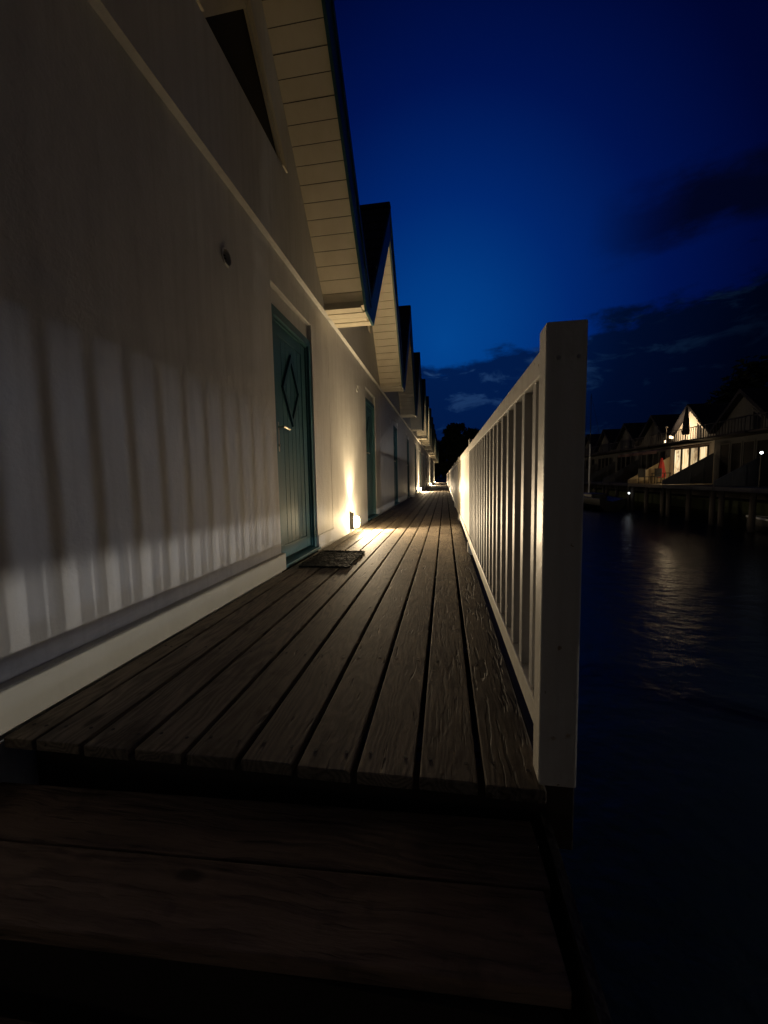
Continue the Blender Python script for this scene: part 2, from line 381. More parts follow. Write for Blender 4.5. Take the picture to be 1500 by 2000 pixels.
# ------------------------------------------------------------------ row houses
SL = 1.15
def sof(y): return 2.56 + (3.35 - y) * SL if y >= 1.8 else 2.56 + (3.35 - (3.6 - y)) * SL
DY0, DY1 = 2.11, 3.03
def make_house():
    r = empty('row_house', (XW, Y0, 0))
    g = 0.004
    # lower wall with a door notch
    bm = bmesh.new()
    n = 20
    vh = [(1.48 + 0.047 * math.cos(2 * math.pi * i / n), 2.06 + 0.047 * math.sin(2 * math.pi * i / n)) for i in range(n)]
    prism(bm, [(g, -0.25), (DY0, -0.25), (DY0, 2.23), (DY1, 2.23), (DY1, -0.25), (PER - g, -0.25), (PER - g, 2.4985), (g, 2.4985)], -0.10, 0.0, 'x', holes=[vh])
    box(bm, -0.099, -0.045, DY0 + 0.001, DY1 - 0.001, 2.075, 2.229)         # head panel set back over the door
    finish('wall', bm, M['wall'], r)
    bm = bmesh.new()                                                     # body of the house behind
    prism(bm, [(g, -0.6), (PER - g, -0.6), (PER - g, 2.6), (1.8, 4.6), (g, 2.6)], -6.5, -0.105, 'x')
    finish('rear_wall', bm, M['gap'], r)
    # gable, standing 45 mm proud: its underside is the ledge line
    bm = bmesh.new()
    wc = 1.8
    hole = [(wc - 0.53, 3.18), (wc + 0.53, 3.18), (wc, 3.18 + 0.53 * SL)]
    prism(bm, [(g, 2.5), (PER - g, 2.5), (PER - 0.02, 2.56), (3.36, 2.56), (1.8, sof(1.8) + 0.02), (0.24, 2.56), (0.02, 2.56)], -0.10, 0.045, 'x', holes=[hole])
    finish('gable', bm, M['gable'], r)
    # triangular window
    bm = bmesh.new()
    t = 0.045
    def tri(s, dz=0): return [(wc - s, 3.18 + dz), (wc + s, 3.18 + dz), (wc, 3.18 + dz + s * SL)]
    prism(bm, tri(0.528, 0.002), -0.02, 0.040, 'x', holes=[tri(0.528 - 0.045, 0.012)])
    for sg in (-1, 1):
        prism(bm, [(wc + sg * 0.60, 3.18), (wc + sg * 0.001, 3.18 + 0.599 * SL), (wc + sg * 0.001, 3.18 + 0.52 * SL), (wc + sg * 0.521, 3.18)], 0.0465, 0.060, 'x')
    wf = finish('window_frame', bm, M['soffit'], r)
    bm = bmesh.new(); prism(bm, tri(0.484, 0.0115), 0.020, 0.028, 'x'); finish('window_pane', bm, M['black'], wf)
    # soffit: separate boards with shadow gaps, both slopes, and a dark backing
    bm = bmesh.new(); X0, X1 = 0.047, 0.47
    for side in (0, 1):
        c = math.cos(math.atan(SL)); pit = 0.1265; s = 0.0; L = (3.35 - 1.8) / c
        while s < L - 0.02:
            e = min(s + pit - 0.005, L)
            def pt(q, off):
                y = 1.8 + q * c; z = sof(1.8) - q * math.sin(math.atan(SL))
                y += off * math.sin(math.atan(SL)); z += off * c
                return (y if side == 0 else 3.6 - y, z)
            dj = random.uniform(0, 0.002)
            prism(bm, [pt(s, dj), pt(e, dj), pt(e, 0.014), pt(s, 0.014)], X0, X1, 'x')
            s += pit
        prism(bm, [pt(0, 0.016), pt(L, 0.016), pt(L, 0.022), pt(0, 0.022)], X0, X1, 'x', mi=1)
    finish('soffit', bm, [M['soffit'], M['gap']], r)
    # boxed eave at the foot of each slope
    bm = bmesh.new()
    for a, b_ in ((3.352, PER - g), (g, 0.248)):
        bm = bmesh.new()
        box(bm, X0, X1, a, b_, 2.515, 2.60)
        m_ = (a + b_) / 2
        box(bm, X0, X1 - 0.03, a + 0.004, m_ - 0.006, 2.497, 2.514, 0.002)
        box(bm, X0, X1 - 0.0, m_ + 0.004, b_ - 0.004, 2.492, 2.514, 0.002)
        finish('eave', bm, M['soffit'], r)
    # teal barge board
    bm = bmesh.new()
    zt = 4.745
    prism(bm, [(g, zt - 1.8 * SL), (1.8, zt), (PER - g, zt - 1.8 * SL), (PER - g, 2.47), (3.40, 2.47), (1.8, sof(1.8) - 0.035), (0.20, 2.47), (g, 2.47)], 0.472, 0.498, 'x')
    # thin cover strip along its top
    prism(bm, [(g, zt - 1.8 * SL - 0.0), (1.8, zt - 0.0), (PER - g, zt - 1.8 * SL), (PER - g, zt - 1.8 * SL - 0.09), (1.8, zt - 0.09), (g, zt - 1.8 * SL - 0.09)], 0.4985, 0.512, 'x')
    finish('barge_board', bm, M['teal_d'], r)
    # roof: overlapping courses
    bm = bmesh.new()
    for side in (0, 1):
        nC = 9
        for i in range(nC):
            ya, yb = 1.8 + 1.796 * i / nC, 1.8 + 1.796 * (i + 1) / nC
            za, zb = zt + 0.004 - (ya - 1.8) * SL, zt + 0.004 - (yb - 1.8) * SL
            P4 = [(ya, za), (yb, zb), (yb, zb + 0.06), (ya, za + 0.035)]
            if side: P4 = [(3.6 - u, v) for u, v in P4]
            prism(bm, P4, -6.4, 0.505, 'x')
    box(bm, -6.4, 0.51, 1.74, 1.86, zt + 0.005, zt + 0.075, 0.02)
    finish('roof', bm, M['roof'], r)
    # door frame, leaf, handle, threshold
    bm = bmesh.new()
    fo = -0.012
    prism(bm, [(DY0 + 0.002, 0.03), (DY0 + 0.062, 0.03), (DY0 + 0.062, 2.01), (DY1 - 0.062, 2.01), (DY1 - 0.062, 0.03), (DY1 - 0.002, 0.03), (DY1 - 0.002, 2.073), (DY0 + 0.002, 2.073)], -0.098, fo, 'x')
    prism(bm, [(DY0 + 0.063, 0.05), (DY0 + 0.082, 0.05), (DY0 + 0.082, 1.99), (DY1 - 0.082, 1.99), (DY1 - 0.082, 0.05), (DY1 - 0.063, 0.05), (DY1 - 0.063, 2.009), (DY0 + 0.063, 2.009)], -0.098, -0.035, 'x')
    finish('door_frame', bm, M['teal'], r)
    bm = bmesh.new()
    a, b_ = DY0 + 0.084, DY1 - 0.084
    box(bm, -0.098, -0.062, a, b_, 0.055, 1.988)
    box(bm, -0.0615, -0.048, a + 0.0, a + 0.10, 0.055, 1.988, 0.003); box(bm, -0.0615, -0.048, b_ - 0.10, b_, 0.055, 1.988, 0.003)
    box(bm, -0.0615, -0.0485, a + 0.101, b_ - 0.101, 1.90, 1.988, 0.003); box(bm, -0.0615, -0.0485, a + 0.101, b_ - 0.101, 0.055, 0.16, 0.003)
    nb = 6; wv = (b_ - a - 0.204) / nb
    for i in range(nb):
        box(bm, -0.0615, -0.054, a + 0.102 + wv * i + 0.003, a + 0.102 + wv * (i + 1) - 0.003, 0.163, 1.897, 0.002)
    dr = finish('door', bm, M['teal'], r)
    bm = bmesh.new()
    cy, cz, hy, hz = (a + b_) / 2, 1.50, 0.20, 0.31
    prism(bm, [(cy - hy, cz), (cy, cz - hz), (cy + hy, cz), (cy, cz + hz)], -0.0535, -0.036, 'x', holes=[[(cy - hy + 0.042, cz), (cy, cz - hz + 0.065), (cy + hy - 0.042, cz), (cy, cz + hz - 0.065)]])
    finish('diamond_trim', bm, M['teal_d'], dr)
    bm = bmesh.new()
    hyy = a + 0.05
    box(bm, -0.0475, -0.041, hyy - 0.02, hyy + 0.02, 0.95, 1.19, 0.002)
    cyl(bm, (-0.041, hyy, 1.15), (0.012, hyy, 1.15), 0.010, None, 12)
    cyl(bm, (0.008, hyy - 0.006, 1.15), (0.006, hyy + 0.125, 1.142), 0.0095, 0.008, 12)
    cyl(bm, (-0.041, hyy, 1.0), (-0.032, hyy, 1.0), 0.011, None, 12)
    finish('handle', bm, M['steel'], dr, smooth=False)
    bm = bmesh.new()
    box(bm, -0.098, 0.03, DY0 + 0.002, DY1 - 0.002, 0.003, 0.028, 0.004)
    finish('threshold', bm, M['teal'], r)
    # skirting right of the door and vent
    bm = bmesh.new(); box(bm, 0.0015, 0.012, DY1 + 0.002, PER - g, 0.003, 0.14, 0.003); finish('skirting', bm, M['wall'], r)
    bm = bmesh.new()
    ring = [(1.48 + 0.054 * math.cos(2 * math.pi * i / 28), 2.06 + 0.054 * math.sin(2 * math.pi * i / 28)) for i in range(28)]
    rin = [(1.48 + 0.044 * math.cos(2 * math.pi * i / 28), 2.06 + 0.044 * math.sin(2 * math.pi * i / 28)) for i in range(28)]
    prism(bm, ring, 0.001, 0.010, 'x', holes=[rin])
    v_ = finish('vent', bm, M['wall'], r)
    bm = bmesh.new()
    cyl(bm, (-0.06, 1.48, 2.06), (-0.055, 1.48, 2.06), 0.0465, None, 24)
    for k in range(-2, 3): box(bm, -0.05, -0.02, 1.48 - math.sqrt(max(0, 0.045**2 - (k * 0.015)**2)), 1.48 + math.sqrt(max(0, 0.045**2 - (k * 0.015)**2)), 2.06 + k * 0.015 - 0.002, 2.06 + k * 0.015 + 0.002)
    finish('grille', bm, M['gap'], v_)
    return r
proto = make_house()
first_notes = {0: 'nearest white row house with teal door and tall cream soffit, beside the doormat',
               1: 'second white row house along the boardwalk, lamp glowing on its wall'}
NH = 14
houses = []
for k in range(NH):
    h = proto if k == 0 else copy_tree(proto)
    h.location = (XW, Y0 + PER * k, 0); houses.append(h)
for k, h in enumerate(houses):
    lab = first_notes.get(k, 'white gabled row house with teal door, %s house along the boardwalk' % ORD[k])
    tag(h, lab, 'house', 'row houses along the boardwalk')
# cream skirting board with ledge, only on the nearest house
bm = bmesh.new(); box(bm, 0.0015, 0.040, -2.0, DY0 - 0.004, 0.003, 0.135, 0.003)
sk = finish('skirting', bm, M['base'], houses[0]); sk['label'] = 'wide cream skirting board left of the door'
# the house behind the camera
hb = copy_tree(proto); hb.location = (XW, Y0 - PER, 0)
for ch in list(hb.children):
    if ch.get('label'): bpy.data.objects.remove(ch)
tag(hb, 'white gabled row house standing before the nearest one, at the left edge', 'house', 'row houses along the boardwalk')

# ------------------------------------------------------------------ wall lamps
LP = 245.0
WARM = (1.0, 0.78, 0.49)
def make_lamp():
    r = empty('wall_lamp', (XW, 5.30, 0))
    bm = bmesh.new(); box(bm, 0.001, 0.012, -0.03, 0.05, 0.02, 0.26, 0.002); box(bm, 0.0125, 0.055, -0.024, -0.016, 0.02, 0.25, 0.002)
    finish('housing', bm, M['lampbody'], r)
    bm = bmesh.new(); lathe(bm, [(0.02, 0.035), (0.042, 0.045), (0.050, 0.07), (0.050, 0.15), (0.044, 0.18), (0.02, 0.195)], 20, (0.075, 0.038, 0)); finish('lamp_glass', bm, M['lens'], r)
    return r
lp = make_lamp()
notes = ['wall lamp glowing nearest, low on the wall past the doormat', 'second lit wall lamp along the boardwalk houses', 'third lit wall lamp along the boardwalk houses', 'farthest lit wall lamp, by the end of the boardwalk']
for k in range(4):
    l = lp if k == 0 else copy_tree(lp)
    l.location = (XW, 5.30 + 14.4 * k, 0); tag(l, notes[k], 'lamp', 'low wall lamps along the boardwalk')
for k in range(4):
    l = [o for o in bpy.data.objects if o.name.startswith('wall_lamp')][k]
    point('lamp_light', l, (0.20, 0.035, 0.15), 24.0 * (1 if k == 0 else 2.6), (1.0, 0.74, 0.40), 0.035)
    t = point('lamp_beam', l, (0.21, 0.02, 0.17), LP * (1 if k == 0 else 1.7), (1.0, 0.78, 0.50), 0.04, 'SPOT')      # the optic throws its light out over the boards
    t.data.spot_size = R_(122); t.data.spot_blend = 0.32
    t.rotation_euler = Vector((math.sin(R_(60)), -math.cos(R_(60)), -0.02)).to_track_quat('-Z', 'Y').to_euler()
    u = point('lamp_uplight', l, (0.14, 0.02, 0.27), 125.0 * (1 if k == 0 else 2.6), (1.0, 0.74, 0.40), 0.03, 'SPOT')
    u.data.spot_size = R_(100); u.data.spot_blend = 1.0; u.rotation_euler = (R_(180), R_(8), 0)

# ------------------------------------------------------------------ railing
FX0, FX1 = 0.212, 0.295
rl = empty('railing', (FX0, 0.9, 0)); tag(rl, 'white painted wooden railing with thick end post along the boardwalk over the water', 'railing')
BAY = 2.90; NB = 17
def rp(name, bm, mat): 
    bmesh.ops.translate(bm, verts=bm.verts, vec=(-FX0, -0.9, 0)); return finish(name, bm, mat, rl)
nbal = 0; far_b = bmesh.new()
for k in range(NB + 1):
    y = 0.9 + BAY * k
    bm = bmesh.new()
    if k == 0: box(bm, FX0, FX1, y, y + 0.065, 0.002, 1.04, 0.005)
    elif k == 1: box(bm, FX0 + 0.012, FX1 - 0.012, y, y + 0.06, -0.03, 1.065, 0.003)
    else: box(bm, FX0 + 0.004, FX1 - 0.004, y, y + 0.09, -0.03, 1.045, 0.003)
    rp('post', bm, M['white'])
    if k == 0:
        for sxx, szz in ((FX0 + 0.025, 0.965), (FX1 - 0.018, 0.965), (FX0 + 0.03, 0.12), (FX1 - 0.022, 0.13)):
            bm = bmesh.new(); cyl(bm, (sxx, y - 0.0012, szz), (sxx, y + 0.004, szz), 0.0045, None, 12); rp('screw', bm, M['steel'])
    if k == NB: break
    ya = y + (0.066 if k == 0 else 0.061 if k == 1 else 0.091); yb = y + BAY - 0.001
    bm = bmesh.new(); box(bm, FX0 + 0.006, FX0 + 0.062, ya, yb, 0.948, 1.006, 0.004)
    rp('top_rail', bm, M['white'])
    bm = bmesh.new(); box(bm, FX0 + 0.004, FX0 + 0.050, ya, yb, 0.098, 0.163, 0.004)
    rp('bottom_rail', bm, M['white'])
    if k == 1:
        bm = bmesh.new(); box(bm, FX0 + 0.014, FX0 + 0.034, ya + 0.002, yb - 0.002, 0.1635, 0.9475)
        p = rp('panel', bm, M['white']); p['label'] = 'solid white board panel between balusters'
        bm = bmesh.new(); box(bm, FX0 + 0.0, FX0 + 0.03, y - 0.04, y - 0.001, 0.0, 0.097, 0.003); rp('foot', bm, M['white'])
        continue
    n = int((yb - ya) / 0.135); sp = (yb - ya) / n
    for i in range(n):
        yc = ya + sp * (i + 0.62)
        if nbal < 96:
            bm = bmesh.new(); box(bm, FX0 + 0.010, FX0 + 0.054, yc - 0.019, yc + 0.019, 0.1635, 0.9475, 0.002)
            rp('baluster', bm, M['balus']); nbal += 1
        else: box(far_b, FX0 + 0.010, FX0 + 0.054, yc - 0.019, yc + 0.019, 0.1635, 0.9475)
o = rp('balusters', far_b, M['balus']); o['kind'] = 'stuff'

# ------------------------------------------------------------------ doormat, white bowl
bm = bmesh.new()
bmesh.ops.create_grid(bm, x_segments=40, y_segments=56, size=0.5)
mx0, mx1, my0, my1 = -1.19, -0.775, 3.03, 3.72
for v in bm.verts:
    u, t = v.co.x + 0.5, v.co.y + 0.5
    ed = min(u, 1 - u, t, 1 - t)
    v.co.x = mx0 + (mx1 - mx0) * u + random.uniform(-1, 1) * (0.013 if ed < 0.02 else 0.003)
    v.co.y = my0 + (my1 - my0) * t + random.uniform(-1, 1) * (0.008 if ed < 0.02 else 0.002) + 0.10 * (0.5 - u) * 0
    v.co.z = 0.007 + random.uniform(0, 0.005) + (0.006 if ed < 0.05 else 0)
r = bmesh.ops.extrude_face_region(bm, geom=list(bm.faces))
for g_ in r['geom']:
    if isinstance(g_, bmesh.types.BMVert): g_.co.z = 0.003
tag(finish('doormat', bm, M['mat']), 'dark bristly doormat lying on the boards before the nearest teal door', 'doormat')
bm = bmesh.new(); lathe(bm, [(0.05, 0.0), (0.075, 0.02), (0.10, 0.07), (0.105, 0.075), (0.095, 0.07), (0.06, 0.02)], 24)
tag(finish('bowl', bm, M['porcelain'], loc=(-1.16, 14.3, 0.004), smooth=True), 'small white bowl standing on the boards beside the wall', 'bowl')

# ------------------------------------------------------------------ unseen low deck added over the lamps, its edge board cutting off their light
jt = empty('added_jetty', (4.3, 0.5, 0)); tag(jt, 'added unseen timber deck on piles, its edge cutting off the lamps under it', 'added_jetty')
bm = bmesh.new(); lay = plank_layer(bm)
for k in range(30): box(bm, 0.0, 2.6, -3.0 + 0.2 * k + 0.004, -3.0 + 0.2 * k + 0.196, 0.27, 0.31, 0.003, 0, None, (random.random(),) * 3 + (0,), lay)
finish('boards', bm, M['step'], jt)
bm = bmesh.new(); box(bm, -0.04, -0.002, -3.0, 3.0, 0.105, 0.33, 0.003); box(bm, 2.3, 2.35, -3, 3, 0.105, 0.265); finish('edge_beam', bm, M['beam'], jt)  # beam height set so the lamp light stops partway up the wall
for px, py in ((0.1, -2.5), (2.45, -2.5), (0.1, 2.9), (2.45, 2.9)):
    bm = bmesh.new(); cyl(bm, (px, py, WZ - 1), (px, py, 0.265), 0.08); finish('pile', bm, M['beam'], jt)
bm = bmesh.new(); box(bm, 2.03, 2.10, 1.2, 1.9, -0.42, 0.05); box(bm, 2.06, 2.09, 1.5, 1.6, 0.05, 0.265); finish('lamp_bracket', bm, M['lampbody'], jt)
JA, JB = 400.0, 80.0
point('jetty_light', jt, (1.98, 1.70, -0.015), JA * 0.5, (1.0, 0.92, 0.80), 0.018)
point('jetty_light', jt, (1.98, 1.95, -0.015), JA * 0.5, (1.0, 0.92, 0.80), 0.018)
point('jetty_light', jt, (1.98, 1.60, -0.29), JB, (0.78, 0.84, 1.0), 0.085)

# unseen lamp added behind the camera to light the post front dimly
bk = copy_tree(lp)
bk.location = (XW, 5.30 - 9.3, 0); tag(bk, 'unseen wall lamp added behind the viewpoint', 'lamp', 'low wall lamps along the boardwalk')
for ch in bk.children:
    if ch.type == 'LIGHT': ch.data = ch.data.copy(); ch.data.energy = 0.15 if ch.data.type == 'POINT' else 0.05; ch.data.color = (1.0, 0.84, 0.70)

# ------------------------------------------------------------------ houses across the water
FXW, FP, FZ = 14.4, 4.2, 0.0
FYL = 24.0      # near party line of the lit house
def make_far(lit):
    r = empty('harbour_house', (FXW, 0, 0))
    bm = bmesh.new(); g = 0.01
    zs, za = 2.75, 4.5
    hole_up = [(1.35, 2.35), (2.85, 2.35), (2.85, 3.15), (2.1, 3.75), (1.35, 3.15)]
    low = [(0.5, 0.12), (3.7, 0.12), (3.7, 2.05), (0.5, 2.05)]
    prism(bm, [(g, -0.1), (FP - g, -0.1), (FP - g, zs), (FP / 2, za), (g, zs)], 0, 5.5, 'x')
    finish('wall', bm, M['farwall'] if lit else M['farwall_shade'], r)
    bm = bmesh.new()
    for s in (0, 1):
        Q = [(FP / 2, za + 0.02), (-0.0 + g, zs + 0.02), (g, zs + 0.20), (FP / 2, za + 0.22)]
        if s: Q = [(FP - u, v) for u, v in Q]
        prism(bm, Q, -0.30, 5.6, 'x')
    rf = finish('roof', bm, M['roof'], r)
    # french windows below
    for i in range(4):
        y0 = 0.45 + 0.83 * i
        bm = bmesh.new(); prism(bm, [(y0, 0.1), (y0 + 0.78, 0.1), (y0 + 0.78, 2.2), (y0, 2.2)], -0.05, -0.003, 'x', holes=[[(y0 + 0.07, 0.17), (y0 + 0.71, 0.17), (y0 + 0.71, 2.13), (y0 + 0.07, 2.13)]])
        f = finish('window_frame', bm, M['farwall_shade'] if not lit else M['lampbody'], r)
        bm = bmesh.new(); box(bm, -0.03, -0.004, y0 + 0.071, y0 + 0.709, 0.171, 2.129); finish('pane', bm, (M['curtain'] if i == 1 else M['litpane']) if lit else M['black'], f)
    # upper door and window
    bm = bmesh.new(); prism(bm, [(0.95, 2.51), (1.6, 2.51), (1.6, 3.7), (0.95, 3.2)], -0.04, -0.003, 'x', holes=[[(1.02, 2.56), (1.53, 2.56), (1.53, 3.55), (1.02, 3.15)]])
    f = finish('window_frame', bm, M['farwall'] if lit else M['farwall_shade'], r)
    bm = bmesh.new(); prism(bm, [(1.03, 2.57), (1.52, 2.57), (1.52, 3.54), (1.03, 3.14)], -0.03, -0.004, 'x'); finish('pane', bm, M['gap'] if lit else M['black'], f)
    # balcony, its railing, awning, terrace, screens and piles
    bm = bmesh.new(); box(bm, -1.3, -0.01, 0.1, FP - 0.1, 2.42, 2.50); bal = finish('balcony', bm, M['beam'], r)
    bm = bmesh.new(); box(bm, -1.3, -1.26, 0.1, FP - 0.1, 3.10, 3.14)
    for i in range(20): box(bm, -1.29, -1.27, 0.12 + 0.205 * i, 0.15 + 0.205 * i, 2.505, 3.098)
    finish('balcony_railing', bm, M['lampbody'], bal)
    bm = bmesh.new(); box(bm, -2.5, -0.01, 0.02, FP - 0.02, -0.12, 0.06); finish('terrace', bm, M['farfence'] if lit else M['farwall_shade'], r)
    bm = bmesh.new(); prism(bm, [(-2.5, 0.08), (-0.05, 0.08), (-0.05, 1.75), (-2.5, 0.30)], FP - 0.06, FP - 0.01, 'y')
    for i in range(4): box(bm, -2.4 + 0.62 * i, -2.34 + 0.62 * i, FP - 0.075, FP - 0.0605, 0.08, 0.30 + (0.1 + 0.62 * i) * 0.58)
    finish('privacy_screen', bm, M['farfence'] if lit else M['farwall_shade'], r)
    for i in range(3):
        bm = bmesh.new(); cyl(bm, (-2.3, 0.3 + 1.8 * i, WZ - 1), (-2.3, 0.3 + 1.8 * i, -0.121), 0.11); finish('pile', bm, M['beam'], r)
    bm = bmesh.new(); prism(bm, [(0.0, -0.6), (FP, -0.6), (FP, -0.11), (0.0, -0.11)], 0.0, 0.2, 'x'); finish('plinth', bm, M['beam'], r)
    return r
lit = make_far(True); lit.location = (FXW, FYL, 0)
tag(lit, 'house across the water with brightly lit glass doors and lit gable', 'house', 'gabled houses across the water')
# screen on its near side too, clearly seen against the lit glass
bm = bmesh.new(); prism(bm, [(-2.5, 0.08), (-0.05, 0.08), (-0.05, 1.62), (-2.5, 0.30)], 0.0, 0.05, 'y')
for i in range(5): box(bm, -2.4 + 0.5 * i, -2.34 + 0.5 * i, -0.015, -0.0005, 0.08, 0.28 + 0.5 * i * 0.54)
finish('privacy_screen', bm, M['farfence'], lit)
bm = bmesh.new()
prism(bm, [(-2.75, 1.93), (-0.05, 2.30), (-0.05, 2.33), (-2.75, 1.96), (-2.76, 1.80), (-2.75, 1.80)], 0.2, FP + 0.9, 'y'); finish('awning', bm, M['awning'], lit)
pl = point('balcony_light', lit, (-1.15, 2.3, 3.25), 165, (1.0, 0.74, 0.46), 0.06, 'SPOT')
pl.data.spot_size = R_(118); pl.data.spot_blend = 0.4; pl.rotation_euler = Vector((1, 0, 0.05)).to_track_quat('-Z', 'Y').to_euler()
point('terrace_light', lit, (-0.9, 2.4, 1.0), 22, (1.0, 0.74, 0.42), 0.08)
bm = bmesh.new(); cyl(bm, (-1.15, 2.5, 2.5), (-1.15, 2.5, 3.4), 0.012); bmesh.ops.create_uvsphere(bm, u_segments=12, v_segments=8, radius=0.07, matrix=Matrix.Translation((-1.15, 2.5, 3.45))); finish('balcony_lamp', bm, M['farwall'], lit)
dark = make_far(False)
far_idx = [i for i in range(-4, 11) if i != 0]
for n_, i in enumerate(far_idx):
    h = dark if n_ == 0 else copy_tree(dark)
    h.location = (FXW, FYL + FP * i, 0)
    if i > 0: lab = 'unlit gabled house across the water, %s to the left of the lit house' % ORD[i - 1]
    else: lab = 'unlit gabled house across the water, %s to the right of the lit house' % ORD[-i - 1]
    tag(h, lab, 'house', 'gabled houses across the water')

# things on the lit terrace and balcony
def parasol(x, y, z, h, rr, mat, label, group=None):
    r = empty('closed_parasol', (x, y, z)); tag(r, label, 'parasol', group)
    bm = bmesh.new(); cyl(bm, (0, 0, 0), (0, 0, h), 0.025); cyl(bm, (0, 0, 0), (0, 0, 0.06), 0.25, 0.2); finish('pole', bm, M['lampbody'], r)
    bm = bmesh.new()
    prof = [(rr * 0.9, 0.35), (rr, 0.5), (rr * 0.75, h * 0.55), (rr * 0.5, h * 0.8), (0.03, h)]
    rings = []
    for q, z_ in prof: rings.append([bm.verts.new(((q * (1 + 0.2 * (k % 2))) * math.cos(math.pi * k / 8), (q * (1 + 0.2 * (k % 2))) * math.sin(math.pi * k / 8), z_)) for k in range(16)])
    for a, b_ in zip(rings, rings[1:]):
        for k in range(16): bm.faces.new((a[k], a[(k + 1) % 16], b_[(k + 1) % 16], b_[k]))
    finish('canopy', bm, mat, r)
parasol(13.6, 27.6, 0.06, 1.62, 0.22, M['red'], 'closed red parasol on the lit terrace across the water')
parasol(13.5, 25.0, 2.50, 1.9, 0.16, M['darkplastic'], 'closed black parasol standing on the lit balcony')
def chair(x, y, z, rz, label):
    r = empty('terrace_chair', (x, y, z), rz); tag(r, label, 'chair', 'chairs on the lit terrace')
    bm = bmesh.new(); box(bm, -0.25, 0.25, -0.25, 0.25, 0.40, 0.45, 0.01); finish('seat', bm, M['darkplastic'], r)
    bm = bmesh.new(); box(bm, -0.25, 0.25, 0.22, 0.26, 0.451, 0.95, 0.01); finish('backrest', bm, M['darkplastic'], r)
    for a in (-0.22, 0.22):
        for b_ in (-0.22, 0.22):
            bm = bmesh.new(); cyl(bm, (a, b_, 0), (a, b_, 0.399), 0.02); finish('leg', bm, M['darkplastic'], r)
chair(12.55, 27.4, 0.06, 2.0, 'dark chair nearest the terrace edge across the water')
chair(13.1, 27.3, 0.06, -1.2, 'dark chair between table and red parasol on the lit terrace')
r = empty('terrace_table', (13.0, 26.4, 0.06)); tag(r, 'dark low table on the lit terrace across the water', 'table')
bm = bmesh.new(); box(bm, -0.4, 0.4, -0.35, 0.35, 0.62, 0.67, 0.01); finish('tabletop', bm, M['darkplastic'], r)
for a in (-0.35, 0.35):
    for b_ in (-0.3, 0.3):
        bm = bmesh.new(); cyl(bm, (a, b_, 0), (a, b_, 0.619), 0.025); finish('leg', bm, M['darkplastic'], r)
# candle lanterns on the balcony
for i, (x, y, z, lb) in enumerate(((13.25, 26.6, 2.18, 'small lit lantern on the lit balcony, leftmost of three'), (13.25, 26.05, 2.40, 'small lit lantern on the lit balcony, middle and highest'), (13.25, 25.85, 2.35, 'small lit lantern on the lit balcony, nearest the black parasol'))):
    r = empty('lantern', (x, y, 2.50)); tag(r, lb, 'lantern', 'lanterns on the lit balcony')
    bm = bmesh.new(); cyl(bm, (0, 0, 0), (0, 0, 0.04 + z - 2.18), 0.04); cyl(bm, (0, 0, 0.18 + z - 2.18), (0, 0, 0.2 + z - 2.18), 0.05); finish('holder', bm, M['lampbody'], r)
    bm = bmesh.new(); cyl(bm, (0, 0, 0.041 + z - 2.18), (0, 0, 0.179 + z - 2.18), 0.045); finish('glass', bm, M['warmbulb'], r)

# small white lamps at the water and far right
def dock_lamp(x, y, z, label):
    r = empty('dock_lamp', (x, y, z)); tag(r, label, 'lamp', 'small white lamps across the water')
    bm = bmesh.new(); cyl(bm, (0, 0, -0.5), (0, 0, -0.06), 0.03); box(bm, -0.06, 0.06, -0.06, 0.06, 0.06, 0.09); finish('holder', bm, M['lampbody'], r)
    bm = bmesh.new(); bmesh.ops.create_uvsphere(bm, u_segments=16, v_segments=10, radius=0.05, matrix=Matrix.Translation((0, 0, 0))); finish('bulb', bm, M['bulb'], r, smooth=True)
dock_lamp(11.75, 27.6, -0.55, 'small white lamp under the lit terrace across the water')
dock_lamp(12.5, 18.0, 1.45, 'small white lamp at the right edge, on a dark terrace')
bpy.data.objects['dock_lamp.001'].children[0].scale = (1, 1, 1)
bm = bmesh.new(); 
# pole under the right lamp
cyl(bm, (0, 0, -1.65), (0, 0, -0.5), 0.04); finish('pole', bm, M['lampbody'], bpy.data.objects['dock_lamp.001'])
bm = bmesh.new(); cyl(bm, (0, 0, -2.3), (0, 0, -0.5), 0.05); finish('pole', bm, M['beam'], bpy.data.objects['dock_lamp'])

# ------------------------------------------------------------------ boats
def hull_bm(L, W, H):
    bm = bmesh.new(); rings = []
    N = 12
    for i in range(N + 1):
        t = i / N; w_ = W / 2 * (1 - max(0, (t - 0.35) / 0.65) ** 2.2) * (0.85 + 0.15 * min(1, t * 4)); w_ = max(w_, 0.01)
        sh = H * (1 + 0.35 * t * t)
        y = -L / 2 + L * t
        rings.append([bm.verts.new(p) for p in ((-w_, y, sh), (-w_ * 0.92, y, sh * 0.45), (-w_ * 0.4, y, -0.12), (0, y, -0.2), (w_ * 0.4, y, -0.12), (w_ * 0.92, y, sh * 0.45), (w_, y, sh), (w_ * 0.85, y, sh), (0, y, sh * 0.75), (-w_ * 0.85, y, sh))])
    for a, b_ in zip(rings, rings[1:]):
        for k in range(10): bm.faces.new((a[k], a[(k + 1) % 10], b_[(k + 1) % 10], b_[k]))
    bm.faces.new(rings[0]); bm.faces.new(rings[-1]); return bm
r = empty('motorboat', (13.5, 16.7, WZ), 0.5); tag(r, 'dark open boat with pale rim moored by the dark terraces at the right edge', 'boat')
finish('hull', hull_bm(4.2, 1.7, 0.40), M['darkplastic'], r)
bm = bmesh.new(); prev = {}
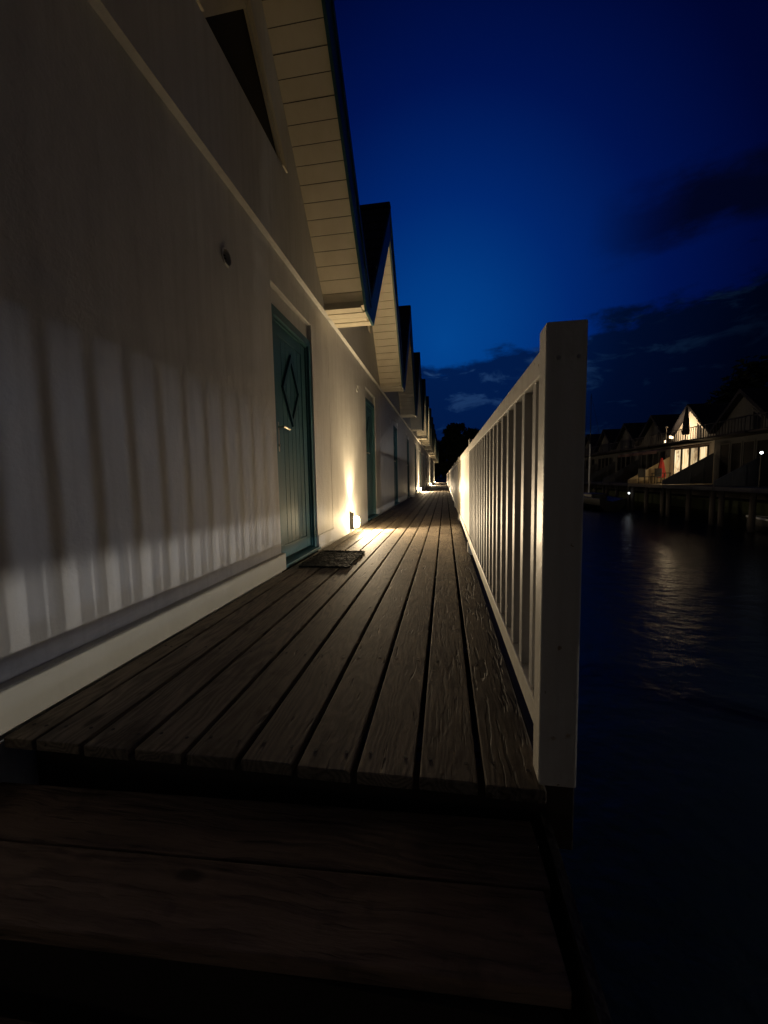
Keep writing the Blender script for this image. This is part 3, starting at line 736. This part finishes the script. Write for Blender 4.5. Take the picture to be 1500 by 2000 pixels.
for i in range(13):
    t = i / 12; w_ = max(0.02, 0.85 * (1 - max(0, (t - 0.35) / 0.65) ** 2.2) * (0.85 + 0.15 * min(1, t * 4))); sh = 0.40 * (1 + 0.35 * t * t) + 0.02
    for sd in (-1, 1):
        p = (sd * w_, -2.1 + 4.2 * t, sh)
        if sd in prev: cyl(bm, prev[sd], p, 0.045, None, 8)
        prev[sd] = p
finish('rim', bm, M['hull'], r)
bm = bmesh.new(); box(bm, -0.5, 0.5, -0.9, -0.6, 0.25, 0.44, 0.02); finish('seat', bm, M['darkplastic'], r)
r = empty('sailing_boat', (10.5, 30.6, WZ), 0.1); tag(r, 'moored sailing boat with a bare mast beyond the railing post', 'boat')
finish('hull', hull_bm(6.0, 2.0, 0.8), M['darkplastic'], r)
bm = bmesh.new(); cyl(bm, (0, 0.4, 0.4), (0, 0.4, 4.6), 0.055, 0.045); finish('mast', bm, M['hull'], r)
bm = bmesh.new(); cyl(bm, (0, 0.4, 4.6), (0, 0.4, 8.2), 0.03, 0.015); cyl(bm, (0, 0.4, 8.1), (0, 2.9, 1.1), 0.008); cyl(bm, (0, 0.4, 8.1), (0, -2.9, 0.9), 0.008); finish('rigging', bm, M['lampbody'], r)
bm = bmesh.new(); box(bm, -0.55, 0.55, -1.2, 0.9, 0.6, 1.05, 0.08); finish('cabin', bm, M['lampbody'], r)

# ------------------------------------------------------------------ trees
def tree(x, y, z, h, rad, label, group, seed, n=2600, leaf=0.30, narrow=1.0):
    rnd = random.Random(seed)
    r = empty('tree', (x, y, z)); tag(r, label, 'tree', group)
    bm = bmesh.new(); p = Vector((0, 0, -0.3)); rr = 0.05 * h / 2
    for i in range(5):
        q = p + Vector((rnd.uniform(-.15, .15), rnd.uniform(-.15, .15), h * 0.16)); cyl(bm, p, q, rr, rr * 0.8, 8); p = q; rr *= 0.8
    for i in range(7):
        a = rnd.uniform(0, 6.28); b0 = Vector((0, 0, h * rnd.uniform(0.3, 0.6))); b1 = b0 + Vector((math.cos(a) * rad * 0.6, math.sin(a) * rad * 0.6, h * 0.2)); cyl(bm, b0, b1, 0.08, 0.03, 6)
    finish('trunk', bm, M['bark'], r)
    bm = bmesh.new()
    clumps = []
    for i in range(46):
        t = rnd.uniform(0.28, 1.0); a = rnd.uniform(0, 6.28); q = rad * (1 - abs(t - 0.5) * 1.25) * rnd.uniform(0.3, 1.0) * narrow
        clumps.append((Vector((q * math.cos(a), q * math.sin(a), h * t * 0.94)), rad * rnd.uniform(0.20, 0.42)))
    for i in range(n):
        c, s = rnd.choice(clumps)
        dirv = Vector((rnd.gauss(0, 1), rnd.gauss(0, 1), rnd.gauss(0, 0.8))).normalized() * s * rnd.random() ** 0.4
        q = c + dirv; l = leaf * rnd.uniform(0.5, 1.2)
        u = Vector((rnd.gauss(0, 1), rnd.gauss(0, 1), rnd.gauss(0, 1))).normalized(); v = u.orthogonal().normalized()
        bm.faces.new([bm.verts.new(q + a_) for a_ in (u * l, v * l * 0.5, -u * l, -v * l * 0.5)])
    me_o = finish('crown', bm, M['leaf'], r)
for i, (x, y, h, rad, lb) in enumerate(((1.6, 66, 9.2, 2.6, 'tall dark tree at the end of the boardwalk, left of the pair'), (4.3, 68, 8.4, 3.4, 'broad dark tree at the end of the boardwalk, right of the pair'),
                                         (-1.8, 70, 7.0, 2.8, 'lower dark tree behind the last row house'))):
    tree(x, y, WZ + 0.7, h + 1.0, rad, lb, 'trees at the end of the boardwalk', 11 + i, 7000, 0.36)
for i, (x, y, h) in enumerate(((24, 36, 8.6), (25, 32, 9.2), (23, 28.5, 8.4), (24.5, 25, 9.6), (22.5, 21.5, 8.6))):
    tree(x, y, WZ + 0.7, h + 1.8, 3.4, 'dark tree behind the houses across the water, %s from the left' % ORD[i], 'trees behind the houses across the water', 31 + i, 3500, 0.36)
